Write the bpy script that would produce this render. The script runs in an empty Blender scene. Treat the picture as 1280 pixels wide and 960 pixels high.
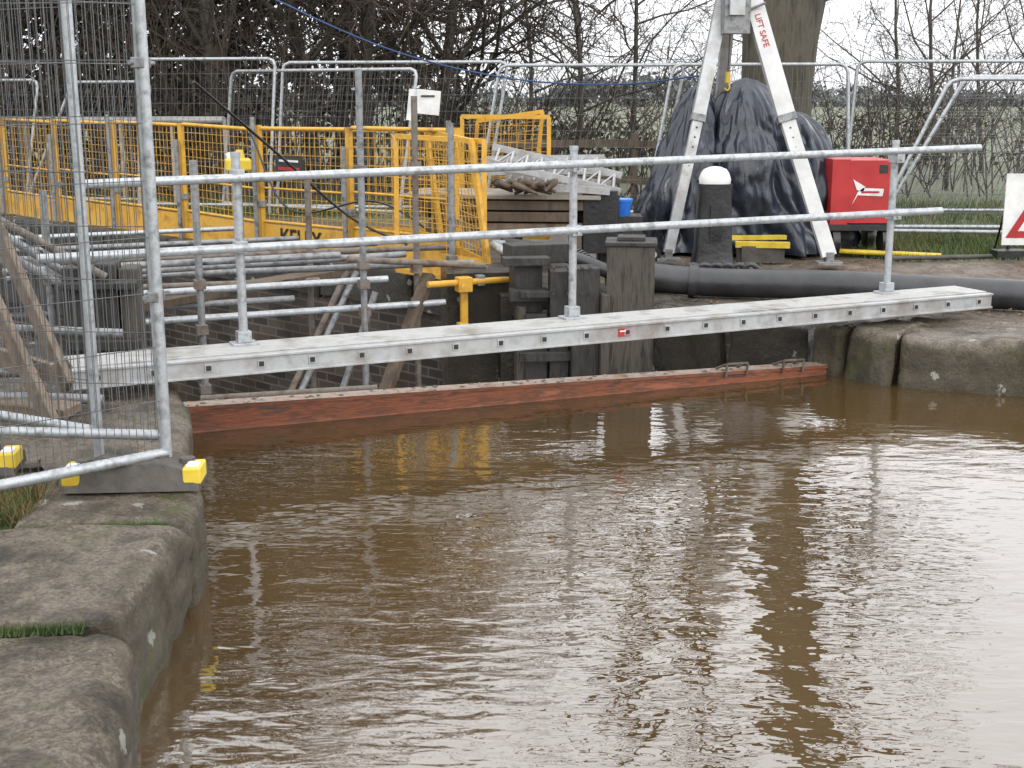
import bpy, math, random
from mathutils import Vector, Matrix, noise
random.seed(7)
SC=bpy.context.scene
SC.view_settings.view_transform='Standard'
SC.view_settings.look='None'
SC.view_settings.exposure=0
V=Vector
# ---------------------------------------------------------------- materials
def newmat(name):
    m=bpy.data.materials.new(name); m.use_nodes=True
    nt=m.node_tree; b=nt.nodes['Principled BSDF']
    return m,nt,b
def M(name,cols,scale=4,rough=(.5,.8),metal=0,bump=.2,bscale=25,detail=4,stretch=(1,1,1),spec=.5,pos=None):
    m,nt,b=newmat(name); N=nt.nodes; L=nt.links
    tc=N.new('ShaderNodeTexCoord'); mp=N.new('ShaderNodeMapping'); mp.inputs['Scale'].default_value=stretch
    L.new(tc.outputs['Object'],mp.inputs['Vector'])
    n=N.new('ShaderNodeTexNoise'); n.inputs['Scale'].default_value=scale; n.inputs['Detail'].default_value=detail
    n.inputs['Roughness'].default_value=.65
    L.new(mp.outputs[0],n.inputs['Vector'])
    cr=N.new('ShaderNodeValToRGB'); e=cr.color_ramp.elements
    k=len(cols)
    ps=pos or [ .32+.36*i/max(1,k-1) for i in range(k)]
    e[0].position=ps[0]; e[0].color=(*cols[0],1)
    e[1].position=ps[-1] if k>1 else 1; e[1].color=(*cols[-1],1)
    for i in range(1,k-1):
        q=e.new(ps[i]); q.color=(*cols[i],1)
    L.new(n.outputs['Fac'],cr.inputs[0]); L.new(cr.outputs[0],b.inputs['Base Color'])
    mr=N.new('ShaderNodeMapRange'); mr.inputs['To Min'].default_value=rough[0]; mr.inputs['To Max'].default_value=rough[1]
    mr.inputs['From Min'].default_value=.3; mr.inputs['From Max'].default_value=.7
    L.new(n.outputs['Fac'],mr.inputs[0]); L.new(mr.outputs[0],b.inputs['Roughness'])
    if bump>0:
        n2=N.new('ShaderNodeTexNoise'); n2.inputs['Scale'].default_value=bscale; n2.inputs['Detail'].default_value=3
        L.new(mp.outputs[0],n2.inputs['Vector'])
        bp=N.new('ShaderNodeBump'); bp.inputs['Strength'].default_value=bump; bp.inputs['Distance'].default_value=.02
        L.new(n2.outputs['Fac'],bp.inputs['Height']); L.new(bp.outputs[0],b.inputs['Normal'])
    b.inputs['Metallic'].default_value=metal
    b.inputs['Specular IOR Level'].default_value=spec
    return m
galv=M('galvanised',[(.2,.21,.215),(.4,.42,.435),(.27,.275,.28)],scale=14,rough=(.35,.6),metal=.5,bump=.1)
galvd=M('galvanised_dull',[(.08,.08,.082),(.24,.245,.25),(.12,.11,.1)],scale=9,rough=(.45,.7),metal=.4,bump=.1)
wirem=M('fence_wire',[(.09,.095,.1),(.17,.175,.18)],scale=9,rough=(.45,.7),metal=.4,bump=0)
alu=M('aluminium',[(.28,.28,.275),(.41,.42,.425),(.33,.325,.315),(.24,.22,.2)],scale=4,rough=(.35,.6),metal=.4,bump=.08,detail=7)
alud=M('aluminium_deck',[(.2,.185,.165),(.36,.36,.35),(.3,.29,.275)],scale=4,rough=(.45,.7),metal=.25,bump=.15,detail=7)
rust=M('rusty_scaffold',[(.08,.05,.035),(.16,.14,.12),(.1,.06,.04)],scale=8,rough=(.6,.85),metal=.2,bump=.2)
yel=M('yellow_paint',[(.3,.155,.02),(.55,.3,.03),(.46,.24,.025)],scale=5,rough=(.45,.7),bump=.08)
yelb=M('yellow_bright',[(.45,.3,.02),(.62,.46,.04)],scale=6,rough=(.4,.6),bump=.05)
orange=M('orange_primer',[(.045,.024,.014),(.22,.06,.022),(.11,.04,.018),(.28,.095,.045)],scale=3,rough=(.4,.7),bump=.25,bscale=18,stretch=(1,1,5))
mudtop=M('muddy_top',[(.14,.09,.065),(.34,.27,.22),(.22,.11,.06)],scale=6,rough=(.5,.8),bump=.3)
timber=M('old_timber',[(.03,.021,.013),(.1,.072,.047),(.055,.038,.025)],scale=6,rough=(.6,.85),bump=.4,stretch=(1,1,.25))
paletimber=M('pale_timber',[(.08,.055,.035),(.17,.125,.085),(.06,.042,.028)],scale=5,rough=(.6,.85),bump=.4)
blackwood=M('tarred_timber',[(.007,.007,.007),(.03,.027,.023),(.014,.013,.011)],scale=5,rough=(.4,.8),bump=.5,stretch=(2,2,.5))
greywood=M('grey_timber',[(.014,.012,.01),(.07,.06,.046),(.032,.027,.02)],scale=7,rough=(.6,.85),bump=.6,stretch=(3,3,.4))
rubber=M('black_rubber',[(.018,.018,.02),(.045,.045,.048)],scale=4,rough=(.3,.5),bump=.12)
footm=M('foot_rubber',[(.035,.03,.025),(.09,.08,.068)],scale=9,rough=(.6,.85),bump=.3)
tarp=M('tarpaulin',[(.008,.01,.015),(.025,.031,.045),(.014,.017,.026)],scale=3,rough=(.2,.4),bump=.5,bscale=7)
black=M('black_paint_hole_shade',[(.008,.008,.008),(.02,.02,.02)],scale=4,rough=(.3,.5),bump=.2)
white=M('white_paint',[(.5,.5,.48),(.68,.68,.66)],scale=6,rough=(.4,.6),bump=.05)
red=M('red_paint',[(.28,.012,.014),(.42,.02,.02)],scale=3,rough=(.35,.55),bump=.05)
blue=M('blue_plastic',[(.02,.12,.5),(.03,.2,.65)],scale=3,rough=(.3,.4),bump=.0)
barkm=M('bark',[(.022,.019,.014),(.085,.072,.055),(.045,.045,.028)],scale=4,rough=(.8,.95),bump=1,bscale=10,stretch=(2.4,2.4,.4))
twigm=M('twigs',[(.028,.021,.016),(.07,.05,.038)],scale=2,rough=(.8,.95),bump=0,detail=1)
leafd=M('evergreen_leaves',[(.014,.02,.01),(.035,.042,.02),(.055,.05,.025)],scale=1.3,rough=(.6,.8),bump=0,detail=1)
hedge=M('hedge_leaves',[(.04,.033,.022),(.085,.072,.045)],scale=.5,rough=(.8,.9),bump=0,detail=1)
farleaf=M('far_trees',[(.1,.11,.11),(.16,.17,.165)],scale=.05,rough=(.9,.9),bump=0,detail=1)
grassm=M('grass_blades',[(.03,.055,.01),(.08,.11,.025),(.12,.1,.04)],scale=2,rough=(.6,.8),bump=0,detail=1)
deadgrass=M('dead_grass',[(.12,.07,.03),(.2,.13,.06),(.07,.07,.02)],scale=3,rough=(.7,.9),bump=0,detail=1)
litter=M('leaf_litter',[(.07,.035,.015),(.2,.12,.055)],scale=9,rough=(.6,.8),bump=0,detail=1)
fieldm=M('field_grass',[(.07,.08,.045),(.1,.112,.065),(.14,.135,.095)],scale=.35,rough=(.9,1),bump=.5,bscale=6)
pathm=M('dirt_path',[(.04,.03,.02),(.11,.085,.06),(.06,.046,.032),(.17,.14,.105)],scale=2.5,rough=(.35,.85),bump=.8,bscale=22)
ropeb=M('blue_rope',[(.02,.05,.15),(.03,.07,.2)],rough=(.6,.8),bump=0)

def stone_mat(name,dark=1.0,wet=(.16,.7)):
    m,nt,b=newmat(name); N=nt.nodes; L=nt.links
    geo=N.new('ShaderNodeNewGeometry')
    def nz(s,d=5,r=.6):
        n=N.new('ShaderNodeTexNoise'); n.inputs['Scale'].default_value=s; n.inputs['Detail'].default_value=d; n.inputs['Roughness'].default_value=r
        L.new(geo.outputs['Position'],n.inputs['Vector']); return n
    def ramp(src,els):
        c=N.new('ShaderNodeValToRGB'); e=c.color_ramp.elements
        e[0].position,e[0].color=els[0][0],(*els[0][1],1)
        e[1].position,e[1].color=els[-1][0],(*els[-1][1],1)
        for p,q in els[1:-1]:
            x=e.new(p); x.color=(*q,1)
        L.new(src,c.inputs[0]); return c
    def mix(a,bb,f):
        x=N.new('ShaderNodeMix'); x.data_type='RGBA'; L.new(a,x.inputs[6]); x.inputs[7].default_value=(*bb,1)
        L.new(f,x.inputs[0]); return x.outputs[2]
    D=dark
    base=ramp(nz(2.7,8,.7).outputs[0],[(.36,(.028*D,.021*D,.014*D)),(.45,(.09*D,.07*D,.048*D)),(.53,(.16*D,.132*D,.096*D)),(.58,(.085*D,.067*D,.047*D)),(.68,(.04*D,.031*D,.021*D))]).outputs[0]
    g=ramp(nz(75,3,.7).outputs[0],[(.4,(.2,.2,.2)),(.58,(1,1,1))]).outputs[0]
    mm=N.new('ShaderNodeMix'); mm.data_type='RGBA'; mm.blend_type='MULTIPLY'; mm.inputs[0].default_value=.7
    L.new(base,mm.inputs[6]); L.new(g,mm.inputs[7]); base=mm.outputs[2]
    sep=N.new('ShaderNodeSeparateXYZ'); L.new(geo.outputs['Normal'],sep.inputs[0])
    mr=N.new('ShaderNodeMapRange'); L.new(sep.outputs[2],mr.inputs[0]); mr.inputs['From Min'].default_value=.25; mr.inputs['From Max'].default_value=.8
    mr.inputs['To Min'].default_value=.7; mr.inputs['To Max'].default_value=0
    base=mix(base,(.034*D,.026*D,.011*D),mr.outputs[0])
    mo=ramp(nz(2.9,8,.8).outputs[0],[(.55,(0,0,0)),(.64,(.8,.8,.8))]).outputs[0]
    base=mix(base,(.05*D,.055*D,.012*D),mo)
    v=N.new('ShaderNodeTexVoronoi'); v.inputs['Scale'].default_value=4.5; L.new(geo.outputs['Position'],v.inputs['Vector'])
    ad=N.new('ShaderNodeMath'); ad.operation='ADD'; L.new(v.outputs['Distance'],ad.inputs[0])
    nn=N.new('ShaderNodeMath'); nn.operation='MULTIPLY'; nn.inputs[1].default_value=.7; L.new(nz(14,4,.7).outputs[0],nn.inputs[0]); L.new(nn.outputs[0],ad.inputs[1])
    li=ramp(ad.outputs[0],[(.43,(.75,.75,.75)),(.47,(0,0,0))]).outputs[0]
    base=mix(base,(.34,.34,.3),li)
    L.new(base,b.inputs['Base Color'])
    rr=ramp(nz(1.6,4).outputs[0],[(.44,(wet[0],)*3),(.56,(wet[1],)*3)]).outputs[0]
    L.new(rr,b.inputs['Roughness'])
    bp=N.new('ShaderNodeBump'); bp.inputs['Strength'].default_value=.9; bp.inputs['Distance'].default_value=.03
    L.new(nz(16,8,.78).outputs[0],bp.inputs['Height']); L.new(bp.outputs[0],b.inputs['Normal'])
    return m
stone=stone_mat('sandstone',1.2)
stoned=stone_mat('sandstone_wet',.5)

def brick_mat():
    m,nt,b=newmat('chamber_brick'); N=nt.nodes; L=nt.links
    tc=N.new('ShaderNodeTexCoord'); br=N.new('ShaderNodeTexBrick')
    br.inputs['Scale'].default_value=1; br.inputs['Brick Width'].default_value=.26; br.inputs['Row Height'].default_value=.085
    br.inputs['Mortar Size'].default_value=.009
    br.inputs['Color1'].default_value=(.03,.024,.018,1); br.inputs['Color2'].default_value=(.085,.064,.048,1); br.inputs['Mortar'].default_value=(.12,.105,.09,1)
    L.new(tc.outputs['UV'],br.inputs['Vector'])
    n=N.new('ShaderNodeTexNoise'); n.inputs['Scale'].default_value=1.5; n.inputs['Detail'].default_value=5
    L.new(tc.outputs['UV'],n.inputs['Vector'])
    mx=N.new('ShaderNodeMix'); mx.data_type='RGBA'; mx.blend_type='MULTIPLY'; mx.inputs[0].default_value=.75
    cr=N.new('ShaderNodeValToRGB'); cr.color_ramp.elements[0].position=.35; cr.color_ramp.elements[0].color=(.25,.22,.2,1); cr.color_ramp.elements[1].position=.65
    L.new(n.outputs[0],cr.inputs[0]); L.new(br.outputs['Color'],mx.inputs[6]); L.new(cr.outputs[0],mx.inputs[7])
    L.new(mx.outputs[2],b.inputs['Base Color']); b.inputs['Roughness'].default_value=.5
    bp=N.new('ShaderNodeBump'); bp.inputs['Strength'].default_value=.6; bp.inputs['Distance'].default_value=.02; bp.invert=True
    L.new(br.outputs['Fac'],bp.inputs['Height']); L.new(bp.outputs[0],b.inputs['Normal'])
    return m
brickm=brick_mat()

def water_mat():
    m,nt,b=newmat('muddy_water'); N=nt.nodes; L=nt.links
    geo=N.new('ShaderNodeNewGeometry')
    def nz(s,d,sx,sy,dist=0,r=.5,rot=.15):
        mp=N.new('ShaderNodeMapping'); mp.inputs['Scale'].default_value=(sx,sy,1); mp.inputs['Rotation'].default_value=(0,0,rot)
        L.new(geo.outputs['Position'],mp.inputs['Vector'])
        n=N.new('ShaderNodeTexNoise'); n.inputs['Scale'].default_value=s; n.inputs['Detail'].default_value=d; n.inputs['Distortion'].default_value=dist; n.inputs['Roughness'].default_value=r
        L.new(mp.outputs[0],n.inputs['Vector']); return n.outputs[0]
    cr=N.new('ShaderNodeValToRGB'); cr.color_ramp.elements[0].position=.3; cr.color_ramp.elements[0].color=(.05,.03,.011,1)
    cr.color_ramp.elements[1].position=.7; cr.color_ramp.elements[1].color=(.072,.045,.018,1)
    L.new(nz(.8,3,1,1),cr.inputs[0]); L.new(cr.outputs[0],b.inputs['Base Color'])
    b.inputs['Roughness'].default_value=.01; b.inputs['IOR'].default_value=2.3
    sp=N.new('ShaderNodeSeparateXYZ'); L.new(geo.outputs['Position'],sp.inputs[0])
    mr=N.new('ShaderNodeMapRange'); L.new(sp.outputs[1],mr.inputs[0]); mr.inputs['From Min'].default_value=5.2; mr.inputs['From Max'].default_value=7.6
    mr.inputs['To Min'].default_value=1; mr.inputs['To Max'].default_value=.45
    b1=N.new('ShaderNodeBump'); b1.inputs['Distance'].default_value=.0042; L.new(mr.outputs[0],b1.inputs['Strength'])
    L.new(nz(11,2,.55,1.2,.25,.5),b1.inputs['Height'])
    b2=N.new('ShaderNodeBump'); b2.inputs['Distance'].default_value=.006; L.new(mr.outputs[0],b2.inputs['Strength'])
    L.new(nz(3.6,1,.65,1.2,.4,.5,-.3),b2.inputs['Height']); L.new(b1.outputs[0],b2.inputs['Normal'])
    L.new(b2.outputs[0],b.inputs['Normal'])
    return m
waterm=water_mat()

# ---------------------------------------------------------------- mesh builder
class MB:
    def __init__(s): s.v=[];s.f=[];s.m=[];s.s=[]
    def add(s,vs,fs,m=0,sm=False):
        o=len(s.v); s.v+= [tuple(x) for x in vs]
        for f in fs: s.f.append([o+i for i in f]); s.m.append(m); s.s.append(sm)
    def tube(s,p0,p1,r0,r1=None,n=8,m=0,cap=True):
        s.path([V(p0),V(p1)],[r0,r0 if r1 is None else r1],n,m,cap)
    def path(s,pts,rs,n=8,m=0,cap=True):
        pts=[V(p) for p in pts]
        if not hasattr(rs,'__len__'): rs=[rs]*len(pts)
        t=(pts[1]-pts[0]).normalized()
        a=V((0,0,1)) if abs(t.z)<.9 else V((1,0,0))
        x=t.cross(a).normalized(); vs=[]
        for i,p in enumerate(pts):
            tt=(pts[min(i+1,len(pts)-1)]-pts[max(i-1,0)]).normalized()
            x=(x-tt*x.dot(tt)).normalized(); y=tt.cross(x)
            for k in range(n):
                an=2*math.pi*k/n
                vs.append(p+(x*math.cos(an)+y*math.sin(an))*rs[i])
        fs=[]
        for i in range(len(pts)-1):
            for k in range(n):
                fs.append([i*n+k,i*n+(k+1)%n,(i+1)*n+(k+1)%n,(i+1)*n+k])
        s.add(vs,fs,m,True)
        if cap:
            s.add(vs[:n],[list(range(n))[::-1]],m); s.add(vs[-n:],[list(range(n))],m)
    def box(s,c,size,R=None,m=0):
        c=V(c); hx,hy,hz=[q/2 for q in size]
        vs=[V((x,y,z)) for x in(-hx,hx) for y in(-hy,hy) for z in(-hz,hz)]
        if R: vs=[R@v for v in vs]
        s.add([c+v for v in vs],[[0,1,3,2],[4,6,7,5],[0,4,5,1],[2,3,7,6],[0,2,6,4],[1,5,7,3]],m)
    def beam(s,p0,p1,w,h,m=0,up=(0,0,1)):
        p0=V(p0);p1=V(p1); x=(p1-p0); Ln=x.length; x.normalize(); up=V(up)
        y=up.cross(x)
        if y.length<1e-3: y=V((0,1,0))
        y.normalize(); z=x.cross(y)
        R=Matrix((x,y,z)).transposed()
        s.box((p0+p1)/2,(Ln,w,h),R,m)
    def obj(s,name,mats,bevel=0,parent=None):
        me=bpy.data.meshes.new(name); 
        xs=[[q[i] for q in s.v] for i in range(3)]
        c=V(((min(xs[0])+max(xs[0]))/2,(min(xs[1])+max(xs[1]))/2,min(xs[2])))
        me.from_pydata([(q[0]-c[0],q[1]-c[1],q[2]-c[2]) for q in s.v],[],s.f)
        for m in mats: me.materials.append(m)
        me.polygons.foreach_set('material_index',s.m); me.polygons.foreach_set('use_smooth',s.s)
        me.update()
        o=bpy.data.objects.new(name,me); o.location=c; SC.collection.objects.link(o)
        if bevel:
            b=o.modifiers.new('b','BEVEL'); b.width=bevel; b.segments=2; b.limit_method='ANGLE'; b.angle_limit=.9
        return o
def rotz(a): return Matrix.Rotation(a,3,'Z')
def catmull(P,k=8):
    P=[V(p) for p in P]; P=[P[0]*2-P[1]]+P+[P[-1]*2-P[-2]]; out=[]
    for i in range(1,len(P)-2):
        for j in range(k):
            t=j/k; a,b,c,d=P[i-1:i+3]
            out.append(.5*((2*b)+(c-a)*t+(2*a-5*b+4*c-d)*t*t+(3*b-a-3*c+d)*t**3))
    out.append(P[-2]); return out

# ---------------------------------------------------------------- geometry of the place (z=0 quay top, water -0.35)
WZ=-.35
Ledge=[(9,.1),(4,.3),(1,.75),(-.2,1.2),(-.75,1.9),(-.96,2.62),(-1.10,3.5),(-1.17,4.0),(-1.19,4.5),(-1.26,4.95),(-1.45,5.8),(-1.66,6.4),(-1.88,6.9)]
Redge=[(1.0,9.4),(2.1,8.55),(2.42,8.2),(3.2,7.86),(4.2,7.5),(8,7)]
d=V((-.73,.68,0)).normalized()
RL0=V((1.0,9.4,0)); RL1=RL0+d*25
LL0=V((-1.88,6.9,0)); LL1=LL0+d*25

g=MB()
def poly(mb,pts,z,m=0): mb.add([(x,y,z) for x,y in pts],[list(range(len(pts)))],m)
left=[(300,-60)]+[(x-.3,y-(.3 if y<2 else 0)) for x,y in Ledge]+[(LL1.x-.2,LL1.y-.2),(-300,240),(-300,-300),(300,-300)]
right=[(LL1.x-.2,LL1.y-.2),(RL1.x+.15,RL1.y+.2)]+[(x+.12,y+.32) for x,y in Redge]+[(300,-10),(900,-10),(900,1200),(-900,1200),(-300,240)]
poly(g,left,-.07); poly(g,right,-.07)
ground=g.obj('ground',[fieldm])
ground.modifiers.new('t','TRIANGULATE')
g=MB()
poly(g,[(x+.14,y+.36) for x,y in [(RL0+d*14).to_2d()[:]]+Redge]+[(12,10.5),(7,11.8),(3.5,12.35),(2,14.2),(-3,16.5),(-8.5,21)],-.04)
poly(g,[(x-.34,y) for x,y in Ledge[4:]]+[(LL0+d*14).to_2d()[:]]+[(-14,14),(-6,6),(-3,4.75),(-1.95,4.72),(-1.9,4.3),(-2.3,4.1),(-3,3.5),(-3,1.5)],-.06)
tp=g.obj('towpath',[pathm]); tp.modifiers.new('t','TRIANGULATE')

w=MB()
poly(w,[(-14,-20),(60,-20),(60,9.5),(2.6,9.0),(2.15,8.52),(-1.95,6.9),(-14,3)],WZ)
w.obj('canal_water',[waterm])

def coping(mb,pts,inland,zt=0,depth=.9,r=.07,amp=.014,seed=0,m=0,step=.05,gap=.012,dz=.06,nfix=None,chip=0):
    P=[V((x,y,0)) for x,y in pts]
    segs=[(P[i+1]-P[i]).length for i in range(len(P)-1)]; T=sum(segs)
    n=max(3,int(T/step)); ss=[gap+(T-2*gap)*i/n for i in range(n+1)]
    ss=[ss[0],ss[0]+.012,ss[0]+.035]+ss[1:-1]+[ss[-1]-.035,ss[-1]-.012,ss[-1]]
    ss=sorted(ss)
    def at(s):
        for i,L in enumerate(segs):
            if s<=L or i==len(segs)-1:
                return P[i]+(P[i+1]-P[i])*(s/L)
            s-=L
    prof=[]; a=-inland
    while a<-r-.02: prof.append((a,0)); a+=dz
    for k in range(6):
        an=k/5*math.pi/2; prof.append((-r+r*math.sin(an),-r+r*math.cos(an)))
    z=-r-dz
    while z>-depth: prof.append((0,z)); z-=dz
    vs=[]; off=V((seed*3.7,seed*1.3,seed))
    for j,s in enumerate(ss):
        p=at(s); t=(at(min(T,s+.12))-at(max(0,s-.12))).normalized(); nn=V((t.y,-t.x,0))
        if nfix: nn=V(nfix).normalized()
        e=min(j,len(ss)-1-j); sh=[.03,.01,.002][e] if e<3 else 0
        for a,z in prof:
            q=p+nn*(a-sh)+V((0,0,zt+z-sh))
            nv=noise.turbulence_vector(q*2.2+off,4,False,noise_basis='PERLIN_ORIGINAL')
            fine=noise.noise(q*14+off)*.28+noise.noise(q*6+off)*.3+noise.noise(q*30+off)*.12
            top=1.0 if a>-r*1.5 else .55
            q=q+V((nv.x+fine,nv.y*.5,(nv.z*.9+fine)*top))*amp*2
            # layered bedding ledges on the face
            if chip and a>=-.001: q=q+nn*(noise.noise(V((q.y*1.5,q.x,q.z*16+seed)))*chip)
            vs.append(q)
    K=len(prof); fs=[]
    for j in range(len(ss)-1):
        for k in range(K-1):
            fs.append([j*K+k,(j+1)*K+k,(j+1)*K+k+1,j*K+k+1][::-1])
    mb.add(vs,fs,m,True)
    mb.add(vs[:K],[list(range(K))],m); mb.add(vs[-K:],[list(range(K))],m)
q=MB()
coping(q,[(9,.1),(4,.3),(1,.75),(-.2,1.2),(-.62,1.7)],1.2,seed=1)
coping(q,[(-.62,1.7),(-.8,2.15),(-.9,2.5)],1.8,seed=2)
nx=(1,.12,0)
coping(q,[(-.9,2.5),(-.99,2.9),(-1.03,3.2),(-1.10,3.5)],2.2,seed=3,zt=-.012,r=.1,amp=.017,step=.026,dz=.026,nfix=nx,chip=.02)
coping(q,[(-1.13,3.51),(-1.16,3.9),(-1.165,4.42)],2.2,seed=4,r=.075,amp=.014,zt=.004,step=.026,dz=.026,nfix=nx,chip=.02)
coping(q,[(-1.165,4.43),(-1.185,4.75),(-1.26,5.0),(-1.4,5.35)],.62,seed=5,r=.07,amp=.012,step=.03,dz=.03,nfix=nx,chip=.015)
coping(q,[(-1.41,5.37),(-1.55,5.95),(-1.66,6.4)],1.2,seed=6,zt=-.01)
coping(q,[(-1.67,6.42),(-1.88,6.9),(-2.4,7.4)],.9,seed=7,zt=-.01)
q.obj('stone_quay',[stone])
q=MB()
coping(q,[(2.02,8.62),(2.15,8.5),(2.2,8.42)],.4,seed=11,zt=-.02,r=.07,amp=.02)
coping(q,[(2.2,8.42),(2.36,8.22),(2.47,8.13)],.55,seed=12,zt=.0,r=.09,amp=.02,step=.03,dz=.04)
coping(q,[(2.5,8.12),(2.9,7.97),(3.3,7.82),(3.6,7.72)],.8,seed=13,zt=-.01,r=.09,amp=.018,step=.04,dz=.04,chip=.02)
coping(q,[(3.6,7.72),(4.6,7.4),(5.5,7.25)],.8,seed=14,r=.1,amp=.02)
coping(q,[(5.5,7.25),(8,7),(20,6)],.8,seed=15,r=.1,step=.15)
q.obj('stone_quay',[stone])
q=MB()
coping(q,[(.98,9.42),(1.5,9.0)],.6,seed=16,zt=-.03,r=.05,amp=.03)
coping(q,[(1.5,9.0),(2.02,8.62)],.6,seed=17,zt=-.02,r=.05,amp=.03)
for i in range(14):
    a=RL0+d*(i*1.3); b=RL0+d*(i*1.3+1.28)
    coping(q,[(b.x,b.y),(a.x,a.y)],.55,seed=20+i,depth=.35,r=.04,amp=.012,step=.1)
for i in range(12):
    a=V((-2.4,7.4,0))+d*(i*1.3); b=a+d*1.28
    coping(q,[(a.x,a.y),(b.x,b.y)],.55,seed=40+i,depth=.35,r=.04,amp=.012,step=.1)
q.obj('lock_coping',[stoned])
def wall(pts,z0,z1,name,mat):
    me=bpy.data.meshes.new(name); vs=[];fs=[];uv=[];s=0
    for i in range(len(pts)-1):
        a=V((*pts[i],0));b=V((*pts[i+1],0)); L=(b-a).length; o=len(vs)
        vs+=[(a.x,a.y,z0),(b.x,b.y,z0),(b.x,b.y,z1),(a.x,a.y,z1)]; fs.append([o,o+1,o+2,o+3])
        uv+=[(s,z0),(s+L,z0),(s+L,z1),(s,z1)]; s+=L
    me.from_pydata(vs,[],fs); ul=me.uv_layers.new()
    for i,u in enumerate(uv): ul.data[i].uv=u
    me.materials.append(mat); o=bpy.data.objects.new(name,me); SC.collection.objects.link(o); return o
nrm=V((.68,.73,0)).normalized()
rw=[(1.6,9.05),(1.05,9.5)]+[((RL0+d*t+nrm*.06).x,(RL0+d*t+nrm*.06).y) for t in (.3,25)]+[((LL1-nrm*.06).x,(LL1-nrm*.06).y),((LL0-nrm*.1).x,(LL0-nrm*.1).y)]
wall(rw,-2.8,-.03,'lock_chamber_wall',brickm)
fl=MB(); poly(fl,[(2.4,8.9),(1.2,9.9),(RL1.x,RL1.y+.5),(LL1.x-1,LL1.y),(LL0.x-.5,LL0.y-.3)],-2.6)
fl.obj('lock_floor',[M('wet_mud',[(.03,.022,.014),(.06,.045,.03)],rough=(.1,.5))])

# ---------------------------------------------------------------- orange steel stop beam
b=MB(); A=V((-1.9,6.93,0)); B=V((2.16,8.53,0)); t=(B-A).normalized(); n=V((-t.y,t.x,0))
za,zb=-.195,-.285
def bp_(s,o,z): return A+(B-A)*s+n*o+V((0,0,z+ (za+(zb-za)*s)))
b.add([bp_(0,0,-.6),bp_(1,0,-.6),bp_(1,0,-.02),bp_(0,0,-.02)],[[0,1,2,3]],0)
b.add([bp_(0,.11,-.6),bp_(1,.11,-.6),bp_(1,.11,-.02),bp_(0,.11,-.02)],[[3,2,1,0]],0)
b.add([bp_(0,-.012,-.02),bp_(1,-.012,-.02),bp_(1,-.012,0),bp_(0,-.012,0),bp_(0,.122,-.02),bp_(1,.122,-.02),bp_(1,.122,0),bp_(0,.122,0)],
      [[0,1,2,3],[7,6,5,4],[0,4,5,1],[0,3,7,4],[1,5,6,2]],0)
b.add([bp_(0,-.012,.001),bp_(1,-.012,.001),bp_(1,.122,.001),bp_(0,.122,.001)],[[0,1,2,3]],1)
for s in (.83,.93):
    pts=[bp_(s-.018,-.02,-.03),bp_(s-.018,-.03,.055),bp_(s+.018,-.03,.055),bp_(s+.018,-.02,-.03)]
    for i in range(3): b.tube(pts[i],pts[i+1],.009,n=6,m=2)
    b.tube(bp_(s-.018,.11,.0),bp_(s-.018,-.03,.055),.008,n=6,m=2); b.tube(bp_(s+.018,.11,0),bp_(s+.018,-.03,.055),.008,n=6,m=2)
r8=random.Random(8)
for k in range(120):
    s=r8.random(); o=r8.uniform(.0,.11); e=r8.uniform(.006,.02); c=bp_(s,o,.003)
    vs=[c+V((math.cos(a)*e*r8.uniform(.7,1.5),math.sin(a)*e,0)) for a in [i*1.257 for i in range(5)]]+[c+V((0,0,e*.5))]
    b.add(vs,[[i,(i+1)%5,5] for i in range(5)],r8.choice([1,2]))
b.obj('steel_stop_beam',[orange,mudtop,rust])

# ---------------------------------------------------------------- walkway with guard rail
u=V((.908,.419,0)).normalized(); n=V((-u.y,u.x,0)); O=V((-2.2,6.256,0)); Lb=6.1
wk=MB(); R=Matrix((u,n,V((0,0,1)))).transposed()
def wp(s,o,z): return O+u*s+n*o+V((0,0,z))
zt=.165; hb=.105
wk.box(wp(Lb/2,.02,zt-hb/2),(Lb,.03,hb-.02),R,0)
wk.box(wp(Lb/2,.015,zt-.008),(Lb,.05,.014),R,0)
wk.box(wp(Lb/2,.015,zt-hb+.006),(Lb,.05,.012),R,0)
wk.box(wp(Lb/2,.36,zt-hb/2),(Lb,.03,hb),R,0)
for k in range(5):
    wk.box(wp(Lb/2,.075+k*.063,zt-.004),(Lb-.02,.056,.02),R,1)
ns=22
for k in range(ns):
    s=.12+k*(Lb-.24)/(ns-1)
    wk.box(wp(s,.19,zt-hb*.5),(.03,.33,.03),R,0)
    wk.box(wp(s,.003,zt-hb*.5),(.042,.01,.042),R,0)
    wk.box(wp(s,-.001,zt-hb*.5),(.027,.008,.027),R,2)  # dark raised square: shade of the hollow rung end, put in as colour
wk.box(wp(3.17,.002,zt-hb*.5),(.085,.006,.05),R,3)
wk.box(wp(3.17,-.002,zt-hb*.5+.008),(.07,.004,.008),R,4)
posts=[(-1.47,6.90),(.369,7.748),(2.588,8.774)]
for x,y in posts:
    wk.tube((x,y,zt-.02),(x,y,1.19),.0242,n=14,m=5)
    wk.tube((x,y,1.185),(x,y,1.21),.027,n=14,m=5)
    wk.box((x,y,zt+.012),(.14,.11,.014),R,5)
    wk.box((x,y,zt+.05),(.075,.07,.06),R,5)
    for zz in (1.09,.71):
        wk.box(V((x,y,zz))-n*.02,(.065,.085,.06),R,5)
        wk.tube(V((x,y,zz-.01))-n*.08,V((x,y,zz-.01))+n*.05,.008,n=6,m=5)
def rl(x0,y0,z0,x1,y1,z1,r=.0242):
    a=V((x0,y0,z0))-n*.05; c=V((x1,y1,z1))-n*.05
    wk.tube(a,c,r,n=14,m=5)
rl(-2.175,6.57,1.065,3.225,9.07,1.15)
rl(-2.41,6.464,.70,2.946,8.94,.727)
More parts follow.
